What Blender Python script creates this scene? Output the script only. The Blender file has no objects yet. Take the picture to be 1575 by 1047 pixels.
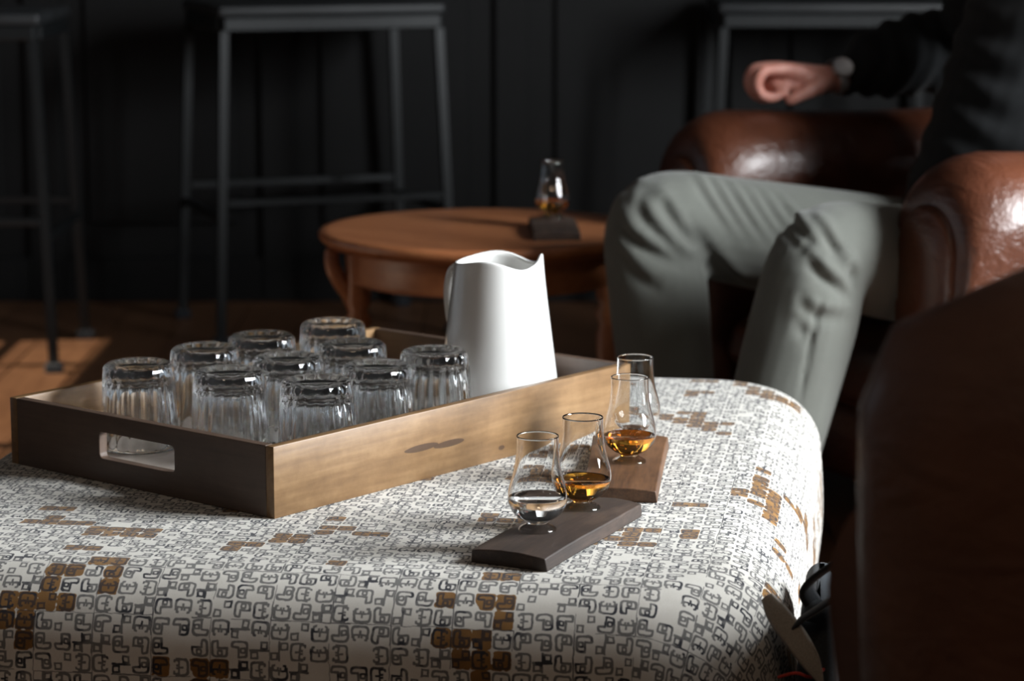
import bpy, bmesh, math, random
import numpy as np
from mathutils import Vector, Matrix
random.seed(7); np.random.seed(7)
S = bpy.context.scene
COL = S.collection
PI = math.pi

# ------------------------------------------------------------------ camera
cam_d = bpy.data.cameras.new('camera'); cam = bpy.data.objects.new('camera', cam_d); COL.objects.link(cam)
cam.location = (0, 0, 1.123); cam.rotation_euler = (math.radians(80.0), 0, 0)
cam_d.sensor_width = 36.0; cam_d.lens = 36.0 * 4000 / 1575
cam_d.clip_start = 0.05; cam_d.clip_end = 60
cam_d.dof.use_dof = True; cam_d.dof.focus_distance = 3.0; cam_d.dof.aperture_fstop = 5.2; cam_d.dof.aperture_blades = 0
S.camera = cam
# ------------------------------------------------------------------ world, daylight, exposure
w = bpy.data.worlds.new('world'); S.world = w; w.use_nodes = True
bg = w.node_tree.nodes['Background']; bg.inputs[0].default_value = (0.75, 0.87, 1.0, 1); bg.inputs[1].default_value = 0.4
def area(name, loc, rot, sx, sy, power, col):
    d = bpy.data.lights.new(name, 'AREA'); d.shape = 'RECTANGLE'; d.size = sx; d.size_y = sy; d.energy = power; d.color = col
    o = bpy.data.objects.new(name, d); COL.objects.link(o); o.location = loc; o.rotation_euler = rot; return o
# daylight standing in the window of the right wall
area('window_daylight', (2.72, 2.75, 1.78), (0, math.radians(90), 0), 1.66, 1.5, 440, (0.93, 0.97, 1.0))
# added warm fill lifting the shadows, unseen at the ceiling behind the camera
area('ceiling_fill', (-0.2, 0.2, 2.85), (0, 0, 0), 0.5, 0.5, 11, (1.0, 0.72, 0.48))
sd = bpy.data.lights.new('sun', 'SUN'); sd.energy = 7.0; sd.angle = math.radians(0.6); sd.color = (1.0, 0.86, 0.68)
sun = bpy.data.objects.new('sun', sd); COL.objects.link(sun)
sun.rotation_euler = Vector((0.8, 0.12, -0.6)).to_track_quat('-Z', 'Y').to_euler()
S.view_settings.view_transform = 'Standard'; S.view_settings.look = 'None'
S.view_settings.exposure = 0.0; S.view_settings.gamma = 1.0; S.view_settings.use_curve_mapping = False
S.cycles.max_bounces = 16; S.cycles.transmission_bounces = 16; S.cycles.glossy_bounces = 8; S.cycles.transparent_max_bounces = 16
S.cycles.caustics_reflective = True; S.cycles.caustics_refractive = True; S.cycles.blur_glossy = 0.3

# ------------------------------------------------------------------ node helpers
class X:
    """a float socket with arithmetic"""
    def __init__(s, nt, v): s.nt = nt; s.v = v
    def op(s, o, *a):
        n = s.nt.nodes.new('ShaderNodeMath'); n.operation = o
        for i, q in enumerate((s,) + a):
            q = q.v if isinstance(q, X) else q
            if isinstance(q, (int, float)): n.inputs[i].default_value = q
            else: s.nt.links.new(q, n.inputs[i])
        return X(s.nt, n.outputs[0])
    def __add__(s, o): return s.op('ADD', o)
    def __sub__(s, o): return s.op('SUBTRACT', o)
    def __mul__(s, o): return s.op('MULTIPLY', o)
    def lt(s, o): return s.op('LESS_THAN', o)
    def gt(s, o): return s.op('GREATER_THAN', o)
    def abs(s): return s.op('ABSOLUTE')
    def floor(s): return s.op('FLOOR')
    def fract(s): return s.op('FRACT')
    def max(s, o): return s.op('MAXIMUM', o)
    def min(s, o): return s.op('MINIMUM', o)
    def inv(s): return X(s.nt, 1.0).op('SUBTRACT', s)
def newmat(name):
    m = bpy.data.materials.new(name); m.use_nodes = True
    nt = m.node_tree; b = nt.nodes['Principled BSDF']; return m, nt, b
def setp(b, **k):
    names = dict(col='Base Color', rough='Roughness', metal='Metallic', ior='IOR', trans='Transmission Weight', coat='Coat Weight', coatr='Coat Roughness', spec='Specular IOR Level', sheen='Sheen Weight', sss='Subsurface Weight')
    for a, v in k.items():
        if a == 'col': v = (*v, 1)
        b.inputs[names[a]].default_value = v
def tex(nt, kind, vec, **k):
    n = nt.nodes.new(kind)
    for a, v in k.items():
        if a in n.inputs: n.inputs[a].default_value = v
        else: setattr(n, a, v)
    if vec is not None: nt.links.new(vec, n.inputs['Vector'])
    return n
def coord(nt, out='Object', scale=(1, 1, 1), loc=(0, 0, 0), rot=(0, 0, 0)):
    t = nt.nodes.new('ShaderNodeTexCoord'); m = nt.nodes.new('ShaderNodeMapping')
    m.inputs['Scale'].default_value = scale; m.inputs['Location'].default_value = loc; m.inputs['Rotation'].default_value = rot
    nt.links.new(t.outputs[out], m.inputs['Vector']); return m.outputs[0]
def ramp(nt, fac, stops):
    r = nt.nodes.new('ShaderNodeValToRGB'); e = r.color_ramp.elements
    while len(e) < len(stops): e.new(0.5)
    for q, (p, c) in zip(e, stops): q.position = p; q.color = (*c, 1)
    nt.links.new(fac, r.inputs[0]); return r.outputs[0]
def mixc(nt, fac, a, b, mode='MIX'):
    n = nt.nodes.new('ShaderNodeMix'); n.data_type = 'RGBA'; n.blend_type = mode
    for s, q in ((n.inputs[0], fac), (n.inputs[6], a), (n.inputs[7], b)):
        if isinstance(q, X): q = q.v
        if isinstance(q, tuple): s.default_value = (*q, 1)
        elif isinstance(q, (int, float)): s.default_value = q
        else: nt.links.new(q, s)
    return n.outputs[2]
def bump(nt, b, h, strength=0.3, dist=0.002):
    n = nt.nodes.new('ShaderNodeBump'); n.inputs['Strength'].default_value = strength; n.inputs['Distance'].default_value = dist
    nt.links.new(h, n.inputs['Height']); nt.links.new(n.outputs[0], b.inputs['Normal'])

def m_plain(name, col, rough=0.5, nscale=30, var=0.25, bumpd=0.0006, **k):
    m, nt, b = newmat(name); v = coord(nt)
    n = tex(nt, 'ShaderNodeTexNoise', v, Scale=nscale, Detail=4.0)
    c0 = tuple(x * (1 - var) for x in col); c1 = tuple(min(1, x * (1 + var)) for x in col)
    nt.links.new(ramp(nt, n.outputs[0], [(0.3, c0), (0.7, c1)]), b.inputs['Base Color'])
    setp(b, rough=rough, **k)
    if bumpd: bump(nt, b, n.outputs[0], 0.3, bumpd)
    return m
def m_wood(name, c0, c1, c2, rough=0.45, axis=0, scale=1.0, perobj=False, spots=None, coat=0.0):
    """grain running along one object axis"""
    m, nt, b = newmat(name)
    sc = [14 * scale] * 3; sc[axis] = 1.2 * scale
    v = coord(nt, 'Object', tuple(sc))
    if perobj:
        oi = nt.nodes.new('ShaderNodeObjectInfo'); cx = nt.nodes.new('ShaderNodeCombineXYZ')
        sh = X(nt, oi.outputs['Random']) * 37.0
        for i in range(3): nt.links.new(sh.v, cx.inputs[i])
        va = nt.nodes.new('ShaderNodeVectorMath'); nt.links.new(v, va.inputs[0]); nt.links.new(cx.outputs[0], va.inputs[1]); v = va.outputs[0]
    n = tex(nt, 'ShaderNodeTexNoise', v, Scale=1.4, Detail=6.0, Roughness=0.62, Distortion=0.6)
    fine = tex(nt, 'ShaderNodeTexNoise', v, Scale=11.0, Detail=3.0)
    mott = tex(nt, 'ShaderNodeTexNoise', coord(nt), Scale=38.0, Detail=5.0, Roughness=0.7)
    f = X(nt, n.outputs[0]) * 0.5 + X(nt, fine.outputs[0]) * 0.25 + X(nt, mott.outputs[0]) * 0.25
    c = ramp(nt, f.v, [(0.32, c0), (0.5, c1), (0.68, c2)])
    if perobj:
        c = mixc(nt, X(nt, oi.outputs['Random']) * 0.45, c, c0)
    if spots:   # knots: (x, y, z, rx, ry, rz) in object space
        tc = nt.nodes.new('ShaderNodeTexCoord'); sp = nt.nodes.new('ShaderNodeSeparateXYZ'); nt.links.new(tc.outputs['Object'], sp.inputs[0])
        wob = X(nt, fine.outputs[0]) * 0.9 + 0.55
        for (a, bb, cc, ra, rb, rc) in spots:
            dx = (X(nt, sp.outputs[0]) - a) * (1 / ra); dy = (X(nt, sp.outputs[1]) - bb) * (1 / rb); dz = (X(nt, sp.outputs[2]) - cc) * (1 / rc)
            k = (dx * dx + dy * dy + dz * dz).lt(wob)
            c = mixc(nt, k * 0.85, c, (0.05, 0.028, 0.018))
    nt.links.new(c, b.inputs['Base Color']); setp(b, rough=rough, coat=coat, coatr=0.25)
    bump(nt, b, f.v, 0.35, 0.0012); return m
def m_leather(name, c0, c1, rough=0.3):
    m, nt, b = newmat(name); v = coord(nt)
    big = tex(nt, 'ShaderNodeTexNoise', v, Scale=5.0, Detail=5.0, Roughness=0.6)
    vor = tex(nt, 'ShaderNodeTexVoronoi', v, Scale=160.0)
    cr = tex(nt, 'ShaderNodeTexNoise', coord(nt, 'Object', (3, 12, 12)), Scale=2.5, Detail=7.0, Distortion=1.2)
    nt.links.new(ramp(nt, big.outputs[0], [(0.3, c0), (0.7, c1)]), b.inputs['Base Color'])
    h = X(nt, vor.outputs[0]) * 0.12 + X(nt, cr.outputs[0]) * 0.9
    bump(nt, b, h.v, 0.6, 0.008)
    nt.links.new((X(nt, big.outputs[0]) * 0.3 + (rough - 0.12)).v, b.inputs['Roughness']); setp(b, coat=0.25, coatr=0.22)
    return m
def m_glass(name, col=(1, 1, 1), ior=1.5):
    m, nt, b = newmat(name); setp(b, col=col, rough=0.0, trans=1.0, ior=ior); return m
def m_fabric(name, col, scale=900, var=0.2, sheen=0.15):
    m, nt, b = newmat(name); v = coord(nt)
    n = tex(nt, 'ShaderNodeTexNoise', v, Scale=scale, Detail=2.0); n2 = tex(nt, 'ShaderNodeTexNoise', v, Scale=9.0, Detail=3.0)
    f = X(nt, n.outputs[0]) * 0.5 + X(nt, n2.outputs[0]) * 0.5
    nt.links.new(ramp(nt, f.v, [(0.35, tuple(x * (1 - var) for x in col)), (0.65, tuple(x * (1 + var) for x in col))]), b.inputs['Base Color'])
    setp(b, rough=0.85, sheen=sheen, spec=0.25); bump(nt, b, n.outputs[0], 0.3, 0.0008); return m

def m_ottoman():
    """off-white upholstery woven with dark angular key hooks, stepped diamond chains and ochre blocks"""
    m, nt, b = newmat('patterned_upholstery')
    uv = nt.nodes.new('ShaderNodeUVMap'); uv.uv_map = 'unrolled'
    wob = tex(nt, 'ShaderNodeTexNoise', uv.outputs[0], Scale=90.0, Detail=2.0)
    sp = nt.nodes.new('ShaderNodeSeparateXYZ'); nt.links.new(uv.outputs[0], sp.inputs[0])
    wx = (X(nt, wob.outputs[0]) - 0.5) * 0.0035
    s = 0.0215
    U = (X(nt, sp.outputs[0]) + wx) * (1 / s); V = (X(nt, sp.outputs[1]) + wx) * (1 / s)
    def wn(ix, iy, off):
        cxy = nt.nodes.new('ShaderNodeCombineXYZ'); nt.links.new(ix.v, cxy.inputs[0]); nt.links.new(iy.v, cxy.inputs[1]); cxy.inputs[2].default_value = off
        return tex(nt, 'ShaderNodeTexWhiteNoise', cxy.outputs[0], noise_dimensions='3D')
    iU, iV = U.floor(), V.floor()
    h = wn(iU, iV, 0.5); hs = nt.nodes.new('ShaderNodeSeparateColor'); nt.links.new(h.outputs['Color'], hs.inputs[0])
    h1, h2, h3 = (X(nt, hs.outputs[i]) for i in range(3))
    fx = (U.fract() - 0.5) * (h1.gt(0.5) * 2.0 - 1.0); fy = (V.fract() - 0.5) * (h2.gt(0.5) * 2.0 - 1.0)
    sw = h3.gt(0.5)
    x = fx * sw.inv() + fy * sw; y = fy * sw.inv() + fx * sw
    W = 0.062
    def rnd(a, b_): return (a.op('POWER', 2.0).op('POWER', 2.5) + b_.op('POWER', 2.0).op('POWER', 2.5)).op('POWER', 0.2)
    r = rnd(x, y)
    # motif 1: open key hook with an inner curl
    outer = (r - 0.38).abs().lt(W) * ((x.gt(0.02) * y.gt(0.25)).inv()) * (x.gt(0.3) * y.gt(-0.08)).inv()
    tail = (x - 0.04).abs().lt(W) * y.gt(-0.12) * y.lt(0.43)
    curl = (y + 0.1).abs().lt(W) * x.gt(0.0) * x.lt(0.40)
    knob = (rnd(x + 0.19, y - 0.04) - 0.11).abs().lt(W * 0.85)
    m1 = outer.max(tail).max(curl).max(knob)
    # motif 2: bracket holding two loops
    br_ = (r - 0.40).abs().lt(W) * y.gt(0.22).inv()
    ax_ = x.abs()
    loops = (rnd(ax_ - 0.2, y - 0.16) - 0.13).abs().lt(W * 0.9) * (ax_.lt(0.2) * y.gt(0.2)).inv()
    stem = x.abs().lt(W * 0.9) * y.gt(-0.2) * y.lt(0.08)
    m2 = br_.max(loops).max(stem)
    pick = (h1 * 7.31 + h2 * 3.17).fract().gt(0.45)
    hook = m1 * pick + m2 * pick.inv()
    # stepped diamond chains
    N = 9.0
    a = (((iU + 0.5) * (1 / N)).fract() - 0.5).abs() * N; c2 = (((iV + 0.5) * (1 / N)).fract() - 0.5).abs() * N
    dia = ((a + c2) - 4.0).abs().lt(0.6).max(((a + c2) - 0.0).abs().lt(0.6))
    gx = ((U * 2.0).fract() - 0.5).abs(); gy = ((V * 2.0).fract() - 0.5).abs()
    chain = (gx.max(gy) - 0.3).abs().lt(W * 1.7) * (((U * 2.0).floor() + (V * 2.0).floor()) * 0.5).fract().lt(0.25)
    cross = (((U.fract() - 0.5).abs().lt(W * 0.9)) * h1.gt(0.4)).max(((V.fract() - 0.5).abs().lt(W * 0.9)) * h2.gt(0.45))
    line = dia * chain.max(cross) + dia.inv() * hook
    # frames around diamonds, every few cells
    fr = ((U * (1 / 3.0)).fract() - 0.5).abs().gt(0.487) * h1.gt(0.45); fr2 = ((V * (1 / 3.0)).fract() - 0.5).abs().gt(0.487) * h2.gt(0.45)
    line = line.max(fr).max(fr2).min(1.0)
    # gaps where the weave leaves plain ground
    plain = wn(iU, iV, 3.5)
    line = line * X(nt, plain.outputs['Value']).gt(0.015)
    # ochre blocks in clusters
    big = tex(nt, 'ShaderNodeTexNoise', uv.outputs[0], Scale=5.5, Detail=1.0)
    blk = wn((U * 0.5).floor(), (V * 0.5).floor(), 9.5)
    clu = wn((U * 0.25).floor(), (V * 0.25).floor(), 5.5)
    ragged = X(nt, wob.outputs[0]) * 0.35 + 0.33
    br = X(nt, wn(iU, iV, 7.5).outputs['Value']).gt(0.38) * X(nt, blk.outputs['Value']).gt(0.45) * X(nt, clu.outputs['Value']).gt(0.66) * r.lt(ragged)
    fade = tex(nt, 'ShaderNodeTexNoise', uv.outputs[0], Scale=38.0, Detail=4.0)
    ff = (X(nt, fade.outputs[0]) - 0.28) * 3.0
    ff = ff.max(0.78).min(1.0)
    base = mixc(nt, X(nt, fade.outputs[0]), (0.50, 0.48, 0.435), (0.64, 0.62, 0.575))
    ochre = mixc(nt, X(nt, fade.outputs[0]), (0.08, 0.036, 0.010), (0.30, 0.16, 0.05))
    col = mixc(nt, br * ((ff + 0.5).min(1.0)), base, ochre)
    col = mixc(nt, line * ff * 0.97, col, (0.018, 0.02, 0.028))
    weave = tex(nt, 'ShaderNodeTexNoise', uv.outputs[0], Scale=1100.0, Detail=1.0)
    col = mixc(nt, 0.25, col, weave.outputs[0], 'OVERLAY')
    nt.links.new(col, b.inputs['Base Color']); setp(b, rough=0.9, sheen=0.1, spec=0.2)
    hh = X(nt, weave.outputs[0]) * 0.6 + line * 0.4
    bump(nt, b, hh.v, 0.4, 0.0008); return m

# ------------------------------------------------------------------ mesh helpers
def mesh_obj(name, verts, faces, mat, parent=None, smooth=True, loc=(0, 0, 0)):
    me = bpy.data.meshes.new(name); me.from_pydata([tuple(v) for v in verts], [], faces); me.update()
    return link(name, me, mat, parent, smooth, loc)
def link(name, me, mat, parent=None, smooth=True, loc=(0, 0, 0)):
    if smooth:
        for p in me.polygons: p.use_smooth = True
    o = bpy.data.objects.new(name, me); COL.objects.link(o); o.location = loc
    if mat and not me.materials: me.materials.append(mat)
    if parent: o.parent = parent
    return o
def bm_obj(name, bm, mat, parent=None, smooth=False, loc=(0, 0, 0)):
    bmesh.ops.recalc_face_normals(bm, faces=bm.faces)
    me = bpy.data.meshes.new(name); bm.to_mesh(me); bm.free(); return link(name, me, mat, parent, smooth, loc)
def empty(name, loc=(0, 0, 0), rz=0.0):
    o = bpy.data.objects.new(name, None); COL.objects.link(o); o.location = loc; o.rotation_euler = (0, 0, rz); o.empty_display_size = 0.05; return o
def tag(o, label, cat, group=None):
    o['label'] = label; o['category'] = cat
    if group: o['group'] = group
    return o
def struct(o): o['kind'] = 'structure'; return o
def autosmooth(o, ang=35):
    for p in o.data.polygons: p.use_smooth = True
    o.data.set_sharp_from_angle(angle=math.radians(ang)); return o
def box_bm(sx, sy, sz, bev=0.0, segs=2, c=(0, 0, 0), bm=None):
    """box centred on c"""
    own = bm is None
    t = bmesh.new()
    bmesh.ops.create_cube(t, size=1.0)
    for v in t.verts: v.co = Vector((v.co.x * sx, v.co.y * sy, v.co.z * sz))
    if bev: bmesh.ops.bevel(t, geom=t.edges[:], offset=bev, segments=segs, profile=0.5, affect='EDGES')
    for v in t.verts: v.co += Vector(c)
    if own: return t
    me = bpy.data.meshes.new('t'); t.to_mesh(me); t.free(); bm.from_mesh(me); bpy.data.meshes.remove(me); return bm
def box(name, size, c, mat, parent=None, bev=0.0, segs=2, loc=(0, 0, 0)):
    o = bm_obj(name, box_bm(*size, bev, segs, c), mat, parent, False, loc)
    if bev: autosmooth(o)
    return o
def lathe_data(prof, n=64, rfun=None):
    """prof: list of (r, z); closed at r=0 ends"""
    vs, fs, rings = [], [], []
    for j, (r, z) in enumerate(prof):
        if r < 1e-6: rings.append([len(vs)]); vs.append((0, 0, z)); continue
        ring = []
        for i in range(n):
            t = 2 * PI * i / n; rr = r if rfun is None else rfun(j, r, z, t)
            ring.append(len(vs)); vs.append((rr * math.cos(t), rr * math.sin(t), z))
        rings.append(ring)
    for A, B in zip(rings, rings[1:]):
        if len(A) == 1 and len(B) == 1: continue
        for i in range(n):
            k = (i + 1) % n
            if len(A) == 1: fs.append((A[0], B[i], B[k]))
            elif len(B) == 1: fs.append((A[i], B[0], A[k]))
            else: fs.append((A[i], B[i], B[k], A[k]))
    return vs, fs
def lathe(name, prof, mat, parent=None, n=64, rfun=None, loc=(0, 0, 0), closed=False, sharp=None):
    if closed: prof = prof + [prof[0]]
    vs, fs = lathe_data(prof, n, rfun)
    o = mesh_obj(name, vs, fs, mat, parent, True, loc)
    bm = bmesh.new(); bm.from_mesh(o.data); bmesh.ops.remove_doubles(bm, verts=bm.verts, dist=1e-6); bmesh.ops.recalc_face_normals(bm, faces=bm.faces); bm.to_mesh(o.data); bm.free()
    for p in o.data.polygons: p.use_smooth = True
    if sharp: o.data.set_sharp_from_angle(angle=math.radians(sharp))
    return o
def catmull(pts, sub=6):
    mx = max(len(p) for p in pts)
    if mx == 5: pts = [tuple(p) if len(p) == 5 else (*p, p[3]) for p in pts]
    P = [np.array(p, float) for p in pts]; P = [2 * P[0] - P[1]] + P + [2 * P[-1] - P[-2]]; out = []
    for i in range(1, len(P) - 2):
        for k in range(sub):
            t = k / sub
            out.append(0.5 * (2 * P[i] + (P[i + 1] - P[i - 1]) * t + (2 * P[i - 1] - 5 * P[i] + 4 * P[i + 1] - P[i + 2]) * t * t + (-P[i - 1] + 3 * P[i] - 3 * P[i + 1] + P[i + 2]) * t ** 3))
    out.append(P[-2]); return out
def tube_data(pts, n=16, up=None):
    """pts: (x, y, z, r) or (x, y, z, ra, rb); round capped tube; rb lies along 'up'"""
    P = [np.array(p[:3], float) for p in pts]; R = [(p[3], p[4] if len(p) > 4 else p[3]) for p in pts]
    T = [P[min(i + 1, len(P) - 1)] - P[max(i - 1, 0)] for i in range(len(P))]; T = [t / (np.linalg.norm(t) + 1e-9) for t in T]
    u = np.array(up if up is not None else ((0, 0, 1) if abs(T[0][2]) < 0.9 else (1, 0, 0)), float)
    cp, cr, ct = [], [], []
    for k in (1.0, 0.75, 0.4):      # start cap
        cp.append(P[0] - T[0] * R[0][0] * math.sin(k * PI / 2) * 0.9); cr.append(tuple(q * max(math.cos(k * PI / 2), 0.02) for q in R[0])); ct.append(T[0])
    cp += P; cr += R; ct += T
    for k in (0.4, 0.75, 1.0):
        cp.append(P[-1] + T[-1] * R[-1][0] * math.sin(k * PI / 2) * 0.9); cr.append(tuple(q * max(math.cos(k * PI / 2), 0.02) for q in R[-1])); ct.append(T[-1])
    vs, fs = [], []
    for c, (ra, rb), t in zip(cp, cr, ct):
        u = u - t * (u @ t); u = u / (np.linalg.norm(u) + 1e-9); s = np.cross(t, u)
        for i in range(n):
            a = 2 * PI * i / n; vs.append(c + s * ra * math.cos(a) + u * rb * math.sin(a))
    m = len(cp)
    for j in range(m - 1):
        for i in range(n):
            k = (i + 1) % n; fs.append((j * n + i, j * n + k, (j + 1) * n + k, (j + 1) * n + i))
    fs.append(tuple(range(n - 1, -1, -1))); fs.append(tuple(range((m - 1) * n, m * n))); return vs, fs
def tube(name, pts, mat, parent=None, n=16, up=None, sub=0):
    if sub: pts = catmull(pts, sub)
    vs, fs = tube_data(pts, n, up); return mesh_obj(name, vs, fs, mat, parent)
def join_data(parts):
    V, F = [], []
    for v, f in parts:
        o = len(V); V += [tuple(q) for q in v]; F += [tuple(i + o for i in q) for q in f]
    return V, F
def remeshed(name, parts, voxel, smooth_it, mat, parent=None):
    """overlapping closed tubes fused into one continuous skin"""
    V, F = join_data(parts)
    me = bpy.data.meshes.new('tmp'); me.from_pydata(V, [], F); me.update()
    o = bpy.data.objects.new('tmp', me); COL.objects.link(o)
    r = o.modifiers.new('r', 'REMESH'); r.mode = 'VOXEL'; r.voxel_size = voxel
    s = o.modifiers.new('s', 'SMOOTH'); s.factor = 0.5; s.iterations = smooth_it
    dg = bpy.context.evaluated_depsgraph_get(); dg.update()
    m2 = bpy.data.meshes.new_from_object(o.evaluated_get(dg)); m2.name = name
    bpy.data.objects.remove(o); bpy.data.meshes.remove(me)
    m2.materials.clear(); return link(name, m2, mat, parent)
def get_co(o):
    a = np.empty(len(o.data.vertices) * 3); o.data.vertices.foreach_get('co', a); return a.reshape(-1, 3)
def get_no(o):
    a = np.empty(len(o.data.vertices) * 3); o.data.vertices.foreach_get('normal', a); return a.reshape(-1, 3)
def set_co(o, c): o.data.vertices.foreach_set('co', c.ravel()); o.data.update()
def copy_tree(o, parent=None):
    c = o.copy(); COL.objects.link(c)
    if parent: c.parent = parent
    for ch in list(o.children): copy_tree(ch, c)
    return c

# ------------------------------------------------------------------ materials
M_OTT = m_ottoman()
M_TRAY = m_wood('tray_wood', (0.10, 0.054, 0.022), (0.19, 0.108, 0.048), (0.29, 0.18, 0.088), 0.42, 0, 1.0,
                spots=[(-0.083, -0.232, 0.0405, 0.031, 0.03, 0.0042), (-0.032, -0.232, 0.0375, 0.030, 0.03, 0.0040), (0.07, -0.232, 0.015, 0.006, 0.03, 0.003)])
M_TRAYEND = m_wood('tray_end_wood', (0.055, 0.034, 0.024), (0.085, 0.054, 0.038), (0.12, 0.078, 0.054), 0.42, 1)
M_TRAYBASE = m_wood('tray_base_wood', (0.40, 0.35, 0.30), (0.54, 0.49, 0.44), (0.66, 0.61, 0.56), 0.3, 0)
M_GLASS = m_glass('clear_glass', (0.985, 0.995, 1.0), 1.5)
m, nt, b = newmat('pressed_tumbler_glass'); setp(b, col=(0.97, 0.99, 1.0), rough=0.04, trans=1.0, ior=1.52); M_TGLASS = m
M_WHISKY = m_glass('amber_whisky', (0.97, 0.47, 0.065), 1.36)
M_WATER = m_glass('clear_spirit', (0.99, 0.99, 0.985), 1.34)
m, nt, b = newmat('white_glaze'); setp(b, col=(0.80, 0.80, 0.78), rough=0.13, coat=0.4, coatr=0.05); M_WHITE = m
n_ = tex(nt, 'ShaderNodeTexNoise', coord(nt), Scale=25.0, Detail=3.0); bump(nt, b, n_.outputs[0], 0.05, 0.001)
M_STAVE = m_wood('dark_stave_oak', (0.014, 0.0085, 0.0065), (0.034, 0.021, 0.015), (0.075, 0.047, 0.033), 0.62, 0, 2.0)
M_STAVE2 = m_wood('brown_stave_oak', (0.03, 0.013, 0.006), (0.10, 0.046, 0.02), (0.18, 0.088, 0.04), 0.55, 0, 2.0)
M_TABLE = m_wood('red_brown_table_wood', (0.20, 0.068, 0.027), (0.34, 0.125, 0.05), (0.46, 0.19, 0.08), 0.32, 0, 0.6)
M_LEATHER = m_leather('worn_brown_leather', (0.038, 0.0115, 0.006), (0.105, 0.032, 0.014), 0.33)
M_LEATHER2 = m_leather('dark_brown_leather', (0.05, 0.02, 0.011), (0.10, 0.04, 0.02), 0.55)
M_FEET = m_wood('dark_foot_wood', (0.02, 0.012, 0.008), (0.035, 0.02, 0.013), (0.05, 0.03, 0.02), 0.4)
M_METAL = m_plain('dark_painted_steel', (0.0036, 0.005, 0.0058), 0.5, 40, 0.2, 0.0003, metal=0.2)
M_SEAT = m_plain('dark_stool_seat', (0.012, 0.0135, 0.015), 0.55, 12, 0.3, 0.0008)
M_TROUS = m_fabric('grey_green_cotton', (0.108, 0.112, 0.099), 700, 0.12)
M_SWEAT = m_fabric('charcoal_wool', (0.0085, 0.0095, 0.0105), 260, 0.35, 0.05)
m, nt, b = newmat('skin'); setp(b, rough=0.5, sss=0.12); b.inputs['Subsurface Radius'].default_value = (0.01, 0.004, 0.002)
n_ = tex(nt, 'ShaderNodeTexNoise', coord(nt), Scale=45.0, Detail=4.0)
nt.links.new(ramp(nt, n_.outputs[0], [(0.3, (0.50, 0.20, 0.15)), (0.7, (0.64, 0.31, 0.25))]), b.inputs['Base Color']); bump(nt, b, n_.outputs[0], 0.2, 0.0008); M_SKIN = m
M_HAIR = m_plain('dark_hair', (0.03, 0.02, 0.014), 0.6, 120, 0.4, 0.003)
M_SHOE = m_plain('brown_shoe_leather', (0.06, 0.03, 0.018), 0.4, 50, 0.3)
M_STEEL = m_plain('watch_steel', (0.6, 0.6, 0.61), 0.28, 80, 0.1, 0.0, metal=0.7)
M_EYE = m_plain('eye_white', (0.7, 0.7, 0.68), 0.2, 10, 0.05, 0.0)
M_IRIS = m_plain('dark_iris', (0.03, 0.02, 0.015), 0.2, 10, 0.05, 0.0)
M_BAG = m_fabric('slate_canvas', (0.03, 0.037, 0.045), 500)
M_STRAP = m_fabric('black_strap_webbing', (0.022, 0.026, 0.032), 500)
M_WEB = m_fabric('grey_ribbon_webbing', (0.30, 0.28, 0.25), 600)
M_RED = m_fabric('red_cord', (0.42, 0.04, 0.025), 300)
M_WALL = m_plain('near_black_panel_paint', (0.005, 0.0051, 0.0053), 0.7, 8, 0.15, 0.0004, spec=0.25)
M_PLASTER = m_plain('dark_room_plaster', (0.03, 0.024, 0.02), 0.8, 6, 0.15, 0.001)
M_PLANK = m_wood('oak_floor_plank', (0.09, 0.04, 0.02), (0.16, 0.075, 0.036), (0.23, 0.115, 0.056), 0.45, 1, 0.8, perobj=True)
M_SUB = m_plain('floor_joint_dark', (0.03, 0.018, 0.012), 0.8, 10, 0.2)
M_FRAME = m_plain('window_frame_paint', (0.06, 0.06, 0.06), 0.5, 10, 0.1)

# ------------------------------------------------------------------ the room
XL, XR, YF, YB, ZC = -2.6, 2.6, -1.2, 7.0, 2.9
floor = struct(box('floor', (XR - XL, YB - YF, 0.1), ((XL + XR) / 2, (YB + YF) / 2, -0.061), M_SUB))
pw, plen = 0.158, 1.37
bm = box_bm(pw - 0.004, plen - 0.004, 0.012, 0.0015, 1); bmesh.ops.recalc_face_normals(bm, faces=bm.faces)
pme = bpy.data.meshes.new('plank'); bm.to_mesh(pme); bm.free(); pme.materials.append(M_PLANK)
i = 0; x = XL + pw / 2
while x < XR - pw / 2 + 0.01:
    off = [0, 0.55, 0.22, 0.8][i % 4] * plen
    y = YF - off + plen / 2
    while y - plen / 2 < YB:
        if y + plen / 2 <= YB + 1e-3 and y - plen / 2 >= YF - 1e-3:
            o = bpy.data.objects.new('plank', pme); COL.objects.link(o); o.location = (x, y, -0.006); o.parent = floor
        else:
            a, c_ = max(y - plen / 2, YF), min(y + plen / 2, YB)
            if c_ - a > 0.05: box('plank', (pw - 0.004, c_ - a - 0.004, 0.012), (0, 0, 0), M_PLANK, floor, loc=(x, (a + c_) / 2, -0.006))
        y += plen
    x += pw; i += 1
struct(box('ceiling', (XR - XL + 0.4, YB - YF + 0.4, 0.1), (0, (YB + YF) / 2, ZC + 0.05), M_PLASTER))
wb = struct(box('wall_back', (XR - XL + 0.4, 0.1, ZC + 0.1), (0, YB + 0.05, ZC / 2 - 0.05), M_WALL))
struct(box('wall_front', (XR - XL + 0.4, 0.1, ZC + 0.1), (0, YF - 0.05, ZC / 2 - 0.05), M_PLASTER))
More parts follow.
